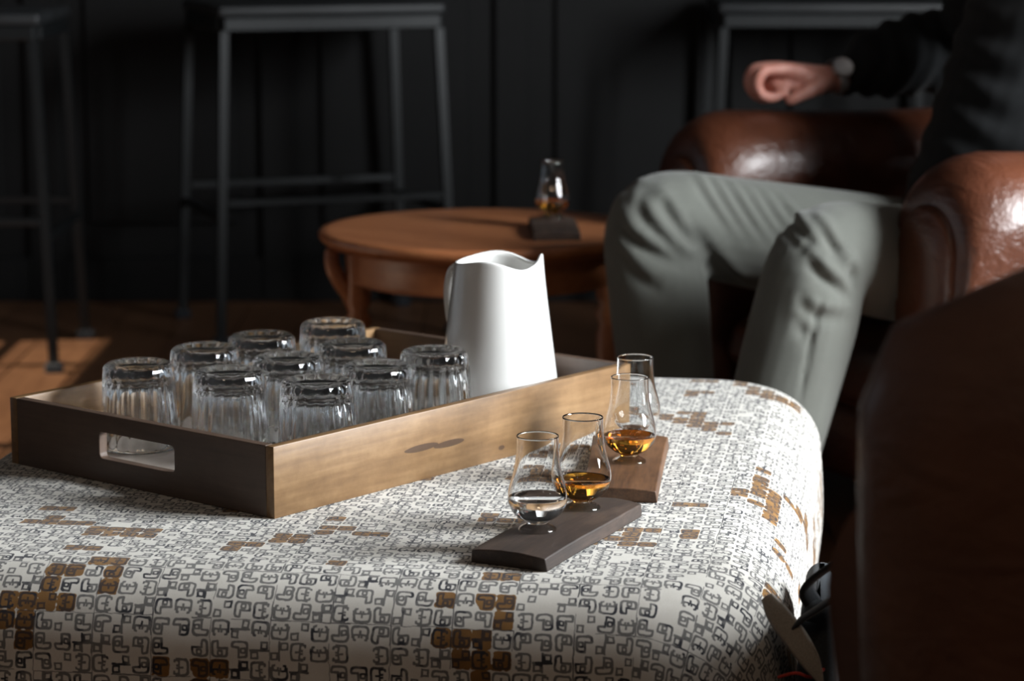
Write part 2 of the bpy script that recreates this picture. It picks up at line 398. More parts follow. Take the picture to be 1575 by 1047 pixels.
# panelling on the bar front: stiles, rails and fielded panels
for k in range(9):
    xx = -2.52 + k * 0.63
    box('stile', (0.09, 0.022, 1.12), (0, 0, 0), M_WALL, wb, 0.003, 1, (xx, YB - 0.011, 0.56))
    if k < 8: box('fielded_panel', (0.40, 0.016, 0.78), (0, 0, 0), M_WALL, wb, 0.006, 1, (xx + 0.315, YB - 0.008, 0.60))
for zz, hh in ((0.06, 0.12), (1.10, 0.10)):
    for k in range(8): box('rail', (0.536, 0.022, hh), (0, 0, 0), M_WALL, wb, 0.003, 1, (-2.205 + k * 0.63, YB - 0.011, zz))
def wall_with_window(name, xin, sgn, y0, y1, z0, z1):
    bm = bmesh.new(); t = 0.12; xc = xin + sgn * t / 2
    for (a, c_, e, f_) in ((YF, y0, -0.1, ZC), (y1, YB, -0.1, ZC), (y0, y1, -0.1, z0), (y0, y1, z1, ZC)):
        box_bm(t, c_ - a, f_ - e, 0, 2, (xc, (a + c_) / 2, (e + f_) / 2), bm)
    return struct(bm_obj(name, bm, M_PLASTER))
def window_frame(name, xin, sgn, y0, y1, z0, z1, ny):
    bm = bmesh.new(); xc = xin + sgn * 0.06; fw = 0.05
    for (cy, cz, sy, sz) in (((y0 + y1) / 2, z0 + fw / 2, y1 - y0, fw), ((y0 + y1) / 2, z1 - fw / 2, y1 - y0, fw), (y0 + fw / 2, (z0 + z1) / 2, fw, z1 - z0 - 2 * fw), (y1 - fw / 2, (z0 + z1) / 2, fw, z1 - z0 - 2 * fw)):
        box_bm(0.06, sy, sz, 0, 2, (xc, cy, cz), bm)
    o = struct(bm_obj(name, bm, M_FRAME))
    for k in range(1, ny):
        box('mullion', (0.05, 0.045, z1 - z0 - 2 * fw), (0, 0, 0), M_FRAME, o, loc=(xc, y0 + (y1 - y0) * k / ny, (z0 + z1) / 2))
    return o
wall_with_window('wall_right', XR, 1, 2.00, 3.50, 0.95, 2.61); window_frame('window_1', XR, 1, 2.00, 3.50, 0.95, 2.61, 2)
wall_with_window('wall_left', XL, -1, 3.60, 6.20, 0.30, 1.31); window_frame('window_2', XL, -1, 3.60, 6.20, 0.30, 1.31, 2)

# ------------------------------------------------------------------ ottoman
HO = 0.40
def rrect(hx, hy, rad, n=14, m=26):
    """rounded rectangle outline with outward normals, evenly sampled"""
    out = []
    cs = [(hx - rad, -(hy - rad), -PI / 2), (hx - rad, hy - rad, 0), (-(hx - rad), hy - rad, PI / 2), (-(hx - rad), -(hy - rad), PI)]
    for k in range(4):
        cx, cy, a0 = cs[k]
        for i in range(n + 1):
            a = a0 + PI / 2 * i / n; out.append((cx + rad * math.cos(a), cy + rad * math.sin(a), math.cos(a), math.sin(a)))
        nx_, ny_, a1 = cs[(k + 1) % 4]
        ax, ay, ux, uy = out[-1]; bx_, by_ = nx_ + rad * math.cos(a0 + PI / 2), ny_ + rad * math.sin(a0 + PI / 2)
        for i in range(1, m): out.append((ax + (bx_ - ax) * i / m, ay + (by_ - ay) * i / m, ux, uy))
    return out
def cushion_block(name, hx, hy, rad, ztop, zbot, fil, dome, mat, parent, uvname=None, bottom_in=0.015):
    rings = []   # (inset from outline, z, unrolled extra)
    K = 12; outl = rrect(hx, hy, rad)
    for k in range(0, 10): rings.append(('in', k / 10.0))
    for k in range(K + 1):
        a = PI / 2 * k / K; rings.append((fil * (1 - math.sin(a)), ztop - fil * (1 - math.cos(a)), fil * a))
    for k in range(1, 9):
        z = (ztop - fil) + (zbot - ztop + fil) * k / 8; rings.append((bottom_in * (k / 8.0) ** 3 - 0.006 * math.sin(PI * k / 8), z, fil * PI / 2 + (ztop - fil - z)))
    vs, uvs, fs, idx = [], [], [], []
    n = len(outl)
    for R in rings:
        row = []
        if R[0] == 'in':
            t = R[1]
            if t == 0: idx.append([len(vs)]); vs.append((0, 0, ztop + dome)); uvs.append((0, 0)); continue
            tt = t
            for (x, y, nx, ny) in outl:
                px, py = (x - nx * fil) * tt, (y - ny * fil) * tt
                row.append(len(vs)); vs.append((px, py, ztop + dome * (1 - tt * tt))); uvs.append((px, py))
        else:
            ins, z, ext = R
            for (x, y, nx, ny) in outl:
                row.append(len(vs)); vs.append((x - nx * ins, y - ny * ins, z)); uvs.append((x - nx * fil + nx * ext, y - ny * fil + ny * ext))
        idx.append(row)
    for A, B in zip(idx, idx[1:]):
        for i in range(n):
            k = (i + 1) % n
            if len(A) == 1: fs.append((A[0], B[i], B[k]))
            else: fs.append((A[i], B[i], B[k], A[k]))
    fs.append(tuple(reversed(idx[-1])))
    o = mesh_obj(name, vs, fs, mat, parent)
    if uvname:
        uvl = o.data.uv_layers.new(name=uvname)
        for l in o.data.loops: uvl.data[l.index].uv = uvs[l.vertex_index]
    return o
ott = tag(empty('ottoman', (-0.160, 3.270, 0), math.radians(-8.6)), 'large low footstool upholstered in off-white fabric with black key pattern and ochre blocks', 'ottoman')
cushion_block('upholstery', 0.54, 0.640, 0.17, HO, 0.10, 0.085, 0.0, M_OTT, ott, 'unrolled')
for sx in (-1, 1):
    for sy in (-1, 1): lathe('foot', [(0, 0.0), (0.022, 0.0), (0.026, 0.01), (0.034, 0.09), (0.034, 0.115), (0, 0.115)], M_FEET, ott, 20, loc=(sx * 0.42, sy * 0.49, 0), sharp=40)

# ------------------------------------------------------------------ serving tray
TA = 0.883; TC = Vector((-0.237, 3.325, HO)); HU, HV, TH, TT = 0.340, 0.232, 0.085, 0.013
tray = tag(empty('serving_tray', TC, TA), 'rectangular wooden tray with cut-out handles standing on the patterned ottoman', 'tray')
box('base_board', (2 * HU - 2 * TT, 2 * HV - 2 * TT, 0.009), (0, 0, 0.0065), M_TRAYBASE, tray)
for sv in (-1, 1): box('side_panel', (2 * HU, TT, TH), (0, sv * (HV - TT / 2), TH / 2), M_TRAY, tray, 0.0012, 2)
def slot_panel(name, su):
    bm = bmesh.new(); hw, h = HV - TT, TH
    def loop(pts):
        vv = [bm.verts.new((0, y, z)) for y, z in pts]; return [bm.edges.new((vv[i], vv[(i + 1) % len(vv)])) for i in range(len(vv))]
    e = loop([(-hw, 0), (hw, 0), (hw, h), (-hw, h)])
    sw, s0, s1, r = 0.066, 0.030, 0.063, 0.006; pts = []
    for cy, cz, a0 in ((sw - r, s0 + r, -PI / 2), (sw - r, s1 - r, 0), (-sw + r, s1 - r, PI / 2), (-sw + r, s0 + r, PI)):
        for k in range(5): a = a0 + PI / 2 * k / 4; pts.append((cy + r * math.cos(a), cz + r * math.sin(a)))
    e += loop(pts)
    bmesh.ops.triangle_fill(bm, edges=e, use_beauty=True)
    g = bmesh.ops.extrude_face_region(bm, geom=bm.faces[:])
    for v in [q for q in g['geom'] if isinstance(q, bmesh.types.BMVert)]: v.co.x += TT
    o = bm_obj(name, bm, M_TRAYEND, tray, False, ((HU - TT) if su > 0 else -HU, 0, 0))
    md = o.modifiers.new('bevel', 'BEVEL'); md.width = 0.0012; md.segments = 2; md.limit_method = 'ANGLE'; return o
for su in (-1, 1): slot_panel('end_panel', su)
def tray_pt(u, v, z=0.0):
    c, s = math.cos(TA), math.sin(TA); return (TC.x + c * u - s * v, TC.y + s * u + c * v, HO + z)

# ------------------------------------------------------------------ tumblers, upside down on the tray
TZ = 0.0112
def make_tumbler():
    H = 0.110; rb, rr = 0.0450, 0.0512; nf = 18
    out, inn = [], []
    # object z = 0 at the rim (which stands on the tray), base on top
    prof = [(rr - 0.0016, 0.0), (rr - 0.0003, 0.0009), (rr, 0.004), (rr - 0.0008, 0.012), (rr - 0.0018, 0.022)]
    for k in range(1, 10):
        t = k / 9; prof.append((rr - 0.0018 + (rb + 0.0008 - rr + 0.0018) * t, 0.022 + (H - 0.015 - 0.022) * t))
    prof += [(rb, H - 0.008), (rb - 0.0015, H - 0.004), (rb - 0.005, H - 0.0008), (rb - 0.009, H), (rb - 0.013, H - 0.0012), (rb - 0.017, H - 0.0035), (0.012, H - 0.0055), (0, H - 0.006)]
    no = len(prof)
    prof += [(0, H - 0.017), (0.02, H - 0.0172), (rb - 0.014, H - 0.0185), (rb - 0.0085, H - 0.022), (rb - 0.0062, H - 0.03)]
    for k in range(1, 7):
        t = k / 6; prof.append((rb - 0.0062 + (rr - 0.0038 - rb + 0.0062) * t, H - 0.03 - (H - 0.03 - 0.003) * t))
    prof = prof + [prof[0]]
    def rf(j, r, z, t):
        if 3 <= j <= no - 6 and j < no:
            amp = 0.0042 * min(1, max(0, (z - 0.010) / 0.012)) * min(1, max(0.28, (H - 0.012 - z) / 0.014))
            s = abs(math.cos(nf * t / 2)) ** 0.7; return r - amp * s
        if j >= no + 4 and j < len(prof) - 2: return r + 0.0016 * abs(math.cos(nf * t / 2 + 0.8)) * min(1, max(0, (z - 0.012) / 0.012)) * min(1, max(0, (H - 0.03 - z) / 0.01))
        return r
    return lathe('tumbler', prof, M_TGLASS, None, 180, rf)
spots = [(-0.205, 0.141, 'upturned fluted glass tumbler standing right behind the handle slot of the dark tray end'),
         (-0.166, 0.016, 'upturned fluted glass tumbler by the dark tray end, between two others'),
         (-0.142, -0.112, 'upturned fluted glass tumbler standing by the tray corner where dark and golden panels meet'),
         (-0.070, 0.160, 'upturned fluted tumbler second along the tray side farthest from the tasting glasses'),
         (-0.050, 0.028, 'upturned fluted glass tumbler in the middle row, surrounded on all sides by other tumblers'),
         (-0.018, -0.100, 'upturned fluted tumbler second along the golden tray side'),
         (0.104, -0.090, 'upturned fluted glass tumbler standing directly beside the white jug'),
         (0.044, 0.1675, 'upturned fluted tumbler third along the tray side farthest from the tasting glasses'),
         (0.078, 0.032, 'upturned fluted tumbler in the middle row, third from the slotted dark tray end'),
         (0.180, 0.164, 'upturned fluted tumbler fourth along the tray side farthest from the tasting glasses')]
tum0 = make_tumbler()
for k, (u, v, lab) in enumerate(spots):
    o = tum0 if k == 0 else tum0.copy()
    if k: COL.objects.link(o)
    o.location = tray_pt(u, v, TZ); o.rotation_euler = (0, 0, random.uniform(0, 6)); tag(o, lab, 'tumbler', 'upturned tumblers on the tray')

# ------------------------------------------------------------------ white jug
jl = tray_pt(0.2405, -0.086, TZ)
jug = tag(empty('jug', jl), 'white glazed ceramic water jug with wavy rim standing on the tray', 'jug')
def jug_body():
    n = 96; H = 0.212; vs, fs, rows = [], [], []
    def top(t):
        d = abs((t + PI) % (2 * PI) - PI)   # angle from the spout
        return 0.0090 * math.exp(-(d / 0.24) ** 2) - 0.0075 * math.exp(-((d - 0.85) / 0.42) ** 2) + 0.0045 * math.exp(-((d - 1.75) / 0.5) ** 2) - 0.004 * math.exp(-((d - PI) / 0.7) ** 2)
    def rad(z, t, inner):
        q = z / H; r = 0.0855 - 0.0265 * q
        d = abs((t + PI) % (2 * PI) - PI)
        r += 0.0015 * max(0, (q - 0.72) / 0.28) ** 2 * math.exp(-(d / 0.28) ** 2)
        if z < 0.045 and not inner: r += 0.0003 * math.sin(z * 2 * PI / 0.0065)
        return r - (0.0048 if inner else 0)
    def row(fz, inner, rs=1.0):
        rr = []
        for i in range(n):
            t = 2 * PI * i / n; zt = H + top(t); z = fz(zt); r = rad(z, t, inner) * rs
            rr.append(len(vs)); vs.append((r * math.cos(t), r * math.sin(t), z))
        rows.append(rr)
    row(lambda zt: 0.003, False, 0.5); row(lambda zt: 0.0, False, 0.90); row(lambda zt: 0.0012, False, 0.975)
    for k in range(1, 61): row(lambda zt, k=k: 0.003 + (zt - 0.0045) * k / 60.0 - 0.0, False)
    row(lambda zt: zt + 0.0006, False, 0.992); row(lambda zt: zt + 0.0009, False, 0.962); row(lambda zt: zt - 0.0003, True, 1.0)
    for k in range(20, 0, -1): row(lambda zt, k=k: 0.008 + (zt - 0.010) * k / 20.5, True)
    row(lambda zt: 0.008, True, 0.5)
    for A, B in zip(rows, rows[1:]):
        for i in range(n): j = (i + 1) % n; fs.append((A[i], A[j], B[j], B[i]))
    fs.append(tuple(reversed(rows[0]))); fs.append(tuple(rows[-1]))
    return mesh_obj('body', vs, fs, M_WHITE, jug)
jb = jug_body(); jb.rotation_euler = (0, 0, math.radians(-8))
hd = np.array((-math.cos(math.radians(-48)), -math.sin(math.radians(-48)), 0))
hp = [(0.058, 0.190), (0.076, 0.196), (0.093, 0.188), (0.101, 0.165), (0.100, 0.138), (0.092, 0.112), (0.074, 0.096)]
tube('handle', [(hd[0] * r, hd[1] * r, z, 0.0095, 0.0065) for r, z in hp], M_WHITE, jug, 16, (0, 0, 1), 5)

# ------------------------------------------------------------------ flight boards cut from barrel staves
def stave(name, loc, ang, L, W, label, mat, taper=0.82, group='flight boards', T=0.019, tilt=0.0):
    bm = bmesh.new(); nx, ny = 24, 10; top, bot = {}, {}
    for i in range(nx + 1):
        a = i / nx - 0.5; wd = W * (1 - (1 - taper) * max(0, a * 2) ** 1.5)
        arch = 0.0045 * (1 - (2 * a) ** 2)
        for j in range(ny + 1):
            c = j / ny - 0.5; cr = 0.0035 * (1 - (2 * c) ** 2)
            jit = 0.0006 * math.sin(i * 1.7 + j * 2.3)
            top[i, j] = bm.verts.new((a * L, c * wd * 0.96, T + cr + arch - 0.0045 + jit * 0.3)); bot[i, j] = bm.verts.new((a * L * 0.985, c * wd, arch * 0.9 + jit * 0.2))
    for i in range(nx):
        for j in range(ny):
            bm.faces.new((top[i, j], top[i + 1, j], top[i + 1, j + 1], top[i, j + 1])); bm.faces.new((bot[i, j + 1], bot[i + 1, j + 1], bot[i + 1, j], bot[i, j]))
    for i in range(nx):
        for j in (0, ny): bm.faces.new((top[i, j], top[i + 1, j], bot[i + 1, j], bot[i, j]))
    for j in range(ny):
        for i in (0, nx): bm.faces.new((top[i, j], top[i, j + 1], bot[i, j + 1], bot[i, j]))
    o = bm_obj(name, bm, mat, None, True, loc); o.rotation_euler = (0, tilt, ang); autosmooth(o, 30)
    md = o.modifiers.new('bevel', 'BEVEL'); md.width = 0.0012; md.segments = 2; md.limit_method = 'ANGLE'; md.angle_limit = math.radians(40)
    return tag(o, label, 'board', group)
B1 = (0.058, 2.822); B1A = math.radians(63)
stave('flight_board', (*B1, HO), B1A, 0.275, 0.092, 'dark stained barrel-stave board on the ottoman under the clear drink and an amber dram', M_STAVE, 0.75)
B2 = (0.142, 3.150); B2A = math.radians(84)
stave('flight_board', (*B2, HO), B2A, 0.31, 0.092, 'reddish brown barrel-stave board on the ottoman carrying one amber dram and one empty glass', M_STAVE2, 1.0)
TABLE_Z = 0.48
stave('flight_board', (0.078, 4.80, TABLE_Z), math.radians(92), 0.22, 0.088, 'dark stave board on the round wooden table under a single dram', M_STAVE, 1.0)

# ------------------------------------------------------------------ tulip tasting glasses
BT = 0.0182   # height of a board's crown under a glass foot
OUT = [(0.0115, 0.0115), (0.0125, 0.0135), (0.0185, 0.0165), (0.0255, 0.0215), (0.0305, 0.0280), (0.0328, 0.0350), (0.0330, 0.0405), (0.0318, 0.0480), (0.0292, 0.0570), (0.0265, 0.0660), (0.0246, 0.0760), (0.0235, 0.0870), (0.0231, 0.0980), (0.0232, 0.1035)]
OUT = [(r, 0.0115 + (z - 0.0115) * 1.06) for r, z in OUT]
def smooth_prof(pr, sub=4):
    return [tuple(p) for p in catmull(pr, sub)]
def glass_parts(root, fill, mat, pname):
    op = smooth_prof(OUT); th = 0.0011
    inn = []
    for k, (r, z) in enumerate(op):
        a, b_ = op[max(k - 1, 0)], op[min(k + 1, len(op) - 1)]; dx, dz = b_[0] - a[0], b_[1] - a[1]; l = math.hypot(dx, dz)
        q = (r - dz / l * th, z + dx / l * th)
        if z > 0.0165: inn.append(q)
    bowl_in = [(0, 0.0178), (0.008, 0.0180)] + [q for q in inn if q[0] > 0.0145]
    prof = [(0, 0.0112)] + op + [(0.0229, 0.1096), (0.0223, 0.1092)] + list(reversed(bowl_in))
    lathe('bowl', prof, M_GLASS, root, 72)
    lathe('foot', [(0, 0.0), (0.0198, 0.0), (0.0212, 0.0010), (0.0213, 0.0044), (0.0200, 0.0064), (0.0160, 0.0085), (0.0126, 0.0102), (0.0113, 0.0116), (0, 0.0113)], M_GLASS, root, 48)
    if fill:
        pr = [(0, 0.0176), (0.008, 0.0178)] + [(r + 0.0002, z - 0.0001) for r, z in bowl_in[2:] if z < fill]
        rl = pr[-1][0]; pr += [(rl, fill), (rl - 0.0012, fill - 0.0006), (0, fill - 0.0007)]
        lathe(pname, pr, mat, root, 72)
def tglass(x, y, z, fill, mat, label, pname='whisky'):
    g = tag(empty('tasting_glass', (x, y, z)), label, 'glass', 'tulip-shaped tasting glasses'); glass_parts(g, fill, mat, pname); return g
tglass(0.028, 2.780, HO + BT, 0.041, M_WATER, 'tulip tasting glass half filled with clear spirit on the dark board', 'clear_spirit')
tglass(0.080, 2.881, HO + BT, 0.038, M_WHISKY, 'tulip tasting glass with amber whisky on the dark board next to the clear drink')
tglass(0.144, 3.122, HO + BT, 0.037, M_WHISKY, 'tulip tasting glass with golden whisky on the reddish brown board')
tglass(0.157, 3.258, HO + BT, 0, None, 'empty tulip tasting glass standing on the reddish brown board')
tglass(0.076, 4.86, TABLE_Z + BT, 0.034, M_WHISKY, 'tulip tasting glass with whisky on the round wooden table')

# ------------------------------------------------------------------ round wooden table
tab = tag(empty('round_table', (-0.052, 4.865, 0), math.radians(-35)), 'low round red-brown wooden coffee table with shaped apron and turned legs', 'table')
R = 0.312
lathe('tabletop', [(0, TABLE_Z - 0.03), (R - 0.03, TABLE_Z - 0.03), (R - 0.018, TABLE_Z - 0.027), (R - 0.006, TABLE_Z - 0.020), (R, TABLE_Z - 0.012), (R, TABLE_Z - 0.004), (R - 0.004, TABLE_Z), (R - 0.02, TABLE_Z), (0, TABLE_Z)], M_TABLE, tab, 96, sharp=50)
lathe('apron', [(R - 0.075, TABLE_Z - 0.029), (R - 0.055, TABLE_Z - 0.029), (R - 0.058, TABLE_Z - 0.085), (R - 0.062, TABLE_Z - 0.095), (R - 0.075, TABLE_Z - 0.095)], M_TABLE, tab, 96, closed=True, sharp=40)
for k in range(4):
    a = PI / 4 + k * PI / 2; lx, ly = (R - 0.072) * math.cos(a), (R - 0.072) * math.sin(a)
    lathe('leg', [(0, 0), (0.014, 0), (0.017, 0.01), (0.013, 0.03), (0.018, 0.05), (0.016, 0.08), (0.021, 0.2), (0.024, 0.27), (0.017, 0.29), (0.026, 0.31), (0.017, 0.33), (0.024, 0.345), (0.024, TABLE_Z - 0.029), (0, TABLE_Z - 0.029)], M_TABLE, tab, 28, loc=(lx, ly, 0), sharp=60)
    ca, sa = math.cos(a), math.sin(a)
    tube('bracket', [((R - 0.072 + q) * ca, (R - 0.072 + q) * sa, z, rr) for q, z, rr in ((0.012, 0.335, 0.010), (0.020, 0.362, 0.014), (0.036, 0.388, 0.015), (0.048, 0.415, 0.014), (0.050, 0.440, 0.013))], M_TABLE, tab, 12, (1, 0, 0), 4)

# ------------------------------------------------------------------ leather armchairs
def loft(name, secs, mat, parent, cap=True):
    """secs: equal-length closed loops"""
    n = len(secs[0]); vs = [tuple(p) for s in secs for p in s]; fs = []
    for j in range(len(secs) - 1):
        for i in range(n): k = (i + 1) % n; fs.append((j * n + i, j * n + k, (j + 1) * n + k, (j + 1) * n + i))
    if cap: fs.append(tuple(range(n - 1, -1, -1))); fs.append(tuple(range((len(secs) - 1) * n, len(secs) * n)))
    bm = bmesh.new(); me = bpy.data.meshes.new(name); me.from_pydata(vs, [], fs); bm.from_mesh(me); bmesh.ops.recalc_face_normals(bm, faces=bm.faces); bm.to_mesh(me); bm.free()
    return link(name, me, mat, parent)
def armchair(loc, rz, label, mat, armz=0.70, backz=0.93, HW=0.53):
    """local +y faces forward; HW = outer half width"""
    t = tag(empty('armchair', loc, rz), label, 'armchair', None)
    aw = 0.215; y0, y1 = -0.40, 0.44
    for s in (-1, 1):
        cx = s * (HW - aw / 2); secs = []
        def prof(k, sc=1.0, dz=0.0):
            """rolled arm section: straight panel below, fat roll on top"""
            pts = []; n = 44
            zr = armz - 0.118; rw = aw / 2 + 0.022
            for i in range(n):
                a = 2 * PI * i / n - PI / 2; ca, sa = math.cos(a), math.sin(a)
                if sa >= -0.25: px, pz = rw * ca, zr + 0.118 * sa
                else:
                    q = min(1.0, (-sa - 0.25) / 0.35); px = (aw / 2 - 0.02) * (1 if ca > 0 else -1) * min(1, abs(ca) * 3) + (rw * ca - (aw / 2 - 0.02) * (1 if ca > 0 else -1) * min(1, abs(ca) * 3)) * (1 - q); pz = (zr - 0.03) + (0.10 - zr + 0.03) * q
                pts.append((cx + px * sc, k, zr * 0.62 + (pz - zr * 0.62) * (1 - (1 - sc) * 0.55) - dz))
            return pts
        for dd_ in (0.0, 0.006, 0.018, 0.038, 0.065, 0.10):
            e = math.sqrt(max(0.0, 1 - (1 - dd_ / 0.10) ** 2)); secs.append(prof(y1 + 0.03 - dd_, 0.80 + 0.20 * e, 0.035 * (1 - e)))
        for q in range(1, 9): secs.append(prof(y1 - 0.07 + (y0 - y1 + 0.07) * q / 8, 1.0, 0.012 * math.sin(q / 8 * PI)))
        arm = loft('arm', secs, mat, t)
        # padded facing on the front of the arm, ringed with piping
        fp = [(cx + (aw / 2 - 0.012) * 0.80 * math.cos(a), y1 + 0.034, armz - 0.155 + 0.075 * math.sin(a) - (0.16 if math.sin(a) < -0.2 else 0)) for a in [2 * PI * i / 32 for i in range(32)]]
        c0 = [(cx + (p[0] - cx) * 0.90, y1 + 0.044, armz - 0.2 + (p[2] - armz + 0.2) * 0.93) for p in fp]
        back_ = [(p[0], y1 + 0.012, p[2]) for p in fp]
        loft('arm_facing', [back_, fp, c0], mat, arm)
    # base, seat cushion, back
    o = cushion_block('base', HW - aw + 0.012, 0.41, 0.05, 0.24, 0.10, 0.03, 0, mat, t); o.location = (0, 0.01, 0)
    o = cushion_block('seat_cushion', HW - aw - 0.004, 0.36, 0.07, 0.335, 0.24, 0.045, 0.02, mat, t); o.location = (0, 0.09, 0)
    secs = []
    for k in range(13):
        q = k / 12; z = 0.12 + (backz - 0.12) * q
        top = max(0.0, (z - (backz - 0.16)) / 0.16); e = math.sqrt(max(0.0, 1 - top ** 2.2))
        hw = (HW - 0.015) * (0.70 + 0.30 * e) if top > 0 else HW - 0.015
        th = 0.105 * (0.25 + 0.75 * e); yc = -0.37 - 0.10 * q; ring = []
        for i in range(48):
            a = 2 * PI * i / 48; ca, sa = math.cos(a), math.sin(a); px = hw * (1 if ca >= 0 else -1) * abs(ca) ** 0.42; py = th * (1 if sa >= 0 else -1) * abs(sa) ** 0.55
            ring.append((px, yc + py - 0.05 * (px / hw) ** 2 * -1.0 * 0.6, z))
        secs.append(ring)
    loft('backrest', secs, mat, t)
    o = cushion_block('back_cushion', HW - aw - 0.01, 0.22, 0.08, 0.075, -0.075, 0.06, 0.03, mat, t); o.location = (0, -0.29, 0.62); o.rotation_euler = (math.radians(-78), 0, 0)
    for sx in (-1, 1):
        for y in (-0.36, 0.36): lathe('leg', [(0, 0), (0.02, 0), (0.024, 0.01), (0.032, 0.08), (0.032, 0.115), (0, 0.115)], M_FEET, t, 16, loc=(sx * (HW - 0.09), y, 0), sharp=40)
    return t
CF = Vector((-0.914, -0.405, 0)); crz = math.atan2(CF.y, CF.x) - PI / 2
cc = Vector((0.486, 4.475, 0)) - CF * 0.475
armchair((cc.x, cc.y, 0), crz, 'worn brown leather club armchair with rolled arms, a man sitting in it', M_LEATHER)
FF = Vector((0.45, 0.893, 0)).normalized(); frz = math.atan2(FF.y, FF.x) - PI / 2
armchair((0.910, 2.075, 0), frz, 'dark brown leather armchair, unoccupied, standing beside the bag and ottoman', M_LEATHER2, 0.70, 0.865, 0.52)

# ------------------------------------------------------------------ the seated man
man = tag(empty('person', (0.79, 4.56, 0)), 'person in grey-green trousers and dark wool sweater sitting in the armchair with a watch', 'person')
O = np.array((0.79, 4.56, 0.0))
def L(*p):   # world point (+radii) to person space
    return (p[0] - O[0], p[1] - O[1], p[2]) + tuple(p[3:])
pel = (0.80, 4.565); hipN, hipF = (0.845, 4.485, 0.445), (0.735, 4.665, 0.445)
knN, knF = (0.500, 4.150, 0.535), (0.240, 4.465, 0.553)
anN, anF = (0.385, 4.10, 0.10), (0.285, 4.41, 0.10)
def leg_pts(h, k, a, s=1.0):
    h, k, a = map(np.array, (h, k, a)); f = lambda A, B, t: tuple(A + (B - A) * t)
    return [(*h, 0.100 * s), (*f(h, k, 0.35), 0.092 * s), (*f(h, k, 0.7), 0.084 * s), (*f(h, k, 0.93), 0.076 * s), (*(k + (a - k) * 0.07), 0.075 * s), (*f(k, a, 0.25), 0.078 * s), (*f(k, a, 0.5), 0.076 * s), (*f(k, a, 0.75), 0.073 * s), (*f(k, a, 1.0), 0.072 * s)]
parts = []
for h, k, a in ((hipN, knN, anN), (hipF, knF, anF)): parts.append(tube_data(catmull([L(*p) for p in leg_pts(h, k, a, 1.12)], 5), 24))
parts.append(tube_data([L(0.855, 4.46, 0.46, 0.115, 0.105), L(*pel, 0.465, 0.13, 0.115), L(0.745, 4.68, 0.46, 0.115, 0.105)], 24))
tr = remeshed('trousers', parts, 0.006, 4, M_TROUS, man)
def fold(o, folds):
    """each fold: a soft ridge (or crease, negative) along a polyline laid on the cloth, fading at its ends"""
    from mathutils.bvhtree import BVHTree
    co, no = get_co(o), get_no(o); d = np.zeros(len(co))
    bv = BVHTree.FromPolygons([tuple(c) for c in co], [tuple(p.vertices) for p in o.data.polygons])
    for pts, wdt, amp in folds:
        P = []
        for p in catmull(pts, 4):
            q = Vector(L(*p)); dr = Vector((0.11, 0.985, -0.13)).normalized(); h = bv.ray_cast(q - dr * 0.4, dr)[0]
            P.append(np.array(h if h is not None else q))
        best = np.full(len(co), 9.0); tp = np.zeros(len(co)); n = len(P) - 1
        for i, (A, B) in enumerate(zip(P, P[1:])):
            ab = B - A; t = np.clip(((co - A) @ ab) / (ab @ ab + 1e-12), 0, 1); r = np.linalg.norm(co - A - t[:, None] * ab, axis=1)
            k = r < best; best[k] = r[k]; tp[k] = (i + t[k]) / n
        d += amp * np.exp(-(best / wdt) ** 2) * np.sin(PI * np.clip(tp, 0.04, 0.96)) ** 0.6
    set_co(o, co + no * d[:, None])
FO = []
# creases of the cloth behind and below the knees: points, width, depth, with a ridge beside it
for pts, wdt, amp, rg in [
    ([(0.484, 4.05, 0.594), (0.514, 4.05, 0.542)], 0.009, -0.011, True),
    ([(0.462, 4.05, 0.553), (0.486, 4.05, 0.516), (0.53, 4.05, 0.48)], 0.01, -0.013, True),
    ([(0.532, 4.05, 0.537), (0.541, 4.05, 0.496)], 0.011, -0.012, True),
    ([(0.453, 4.05, 0.496), (0.469, 4.05, 0.454), (0.526, 4.05, 0.444)], 0.012, -0.01, True),
    ([(0.449, 4.05, 0.454), (0.465, 4.05, 0.407)], 0.012, -0.009, True),
    ([(0.489, 4.05, 0.48), (0.471, 4.05, 0.392), (0.457, 4.05, 0.308)], 0.004, -0.007, False),
    ([(0.255, 4.4, 0.598), (0.266, 4.4, 0.57), (0.314, 4.4, 0.498)], 0.012, -0.014, True),
    ([(0.218, 4.4, 0.609), (0.224, 4.4, 0.565), (0.28, 4.4, 0.503), (0.331, 4.4, 0.475)], 0.012, -0.013, True),
    ([(0.178, 4.4, 0.576), (0.197, 4.4, 0.531), (0.247, 4.4, 0.498), (0.32, 4.4, 0.464)], 0.013, -0.013, True),
    ([(0.175, 4.4, 0.52), (0.214, 4.4, 0.464), (0.259, 4.4, 0.43)], 0.014, -0.009, True),
    ([(0.307, 4.4, 0.629), (0.335, 4.4, 0.587), (0.377, 4.4, 0.526)], 0.01, -0.009, True),
    ([(0.335, 4.4, 0.622), (0.364, 4.4, 0.58), (0.405, 4.4, 0.521)], 0.01, -0.01, True),
    ([(0.364, 4.4, 0.614), (0.392, 4.4, 0.574), (0.434, 4.4, 0.517)], 0.01, -0.011, True),
    ([(0.393, 4.4, 0.606), (0.421, 4.4, 0.567), (0.463, 4.4, 0.512)], 0.01, -0.009, True),
    ([(0.422, 4.4, 0.598), (0.45, 4.4, 0.56), (0.492, 4.4, 0.508)], 0.01, -0.01, True),
    ([(0.451, 4.4, 0.59), (0.479, 4.4, 0.554), (0.521, 4.4, 0.503)], 0.01, -0.011, True),
    ([(0.302, 4.4, 0.554), (0.347, 4.4, 0.486), (0.392, 4.4, 0.43)], 0.014, -0.012, True)]:
    FO.append((pts, wdt, amp * 1.1))
    if rg: FO.append(([(x - 0.003, y, z + 0.016) for x, y, z in pts], wdt * 1.3, -amp * 0.9))
fold(tr, FO)
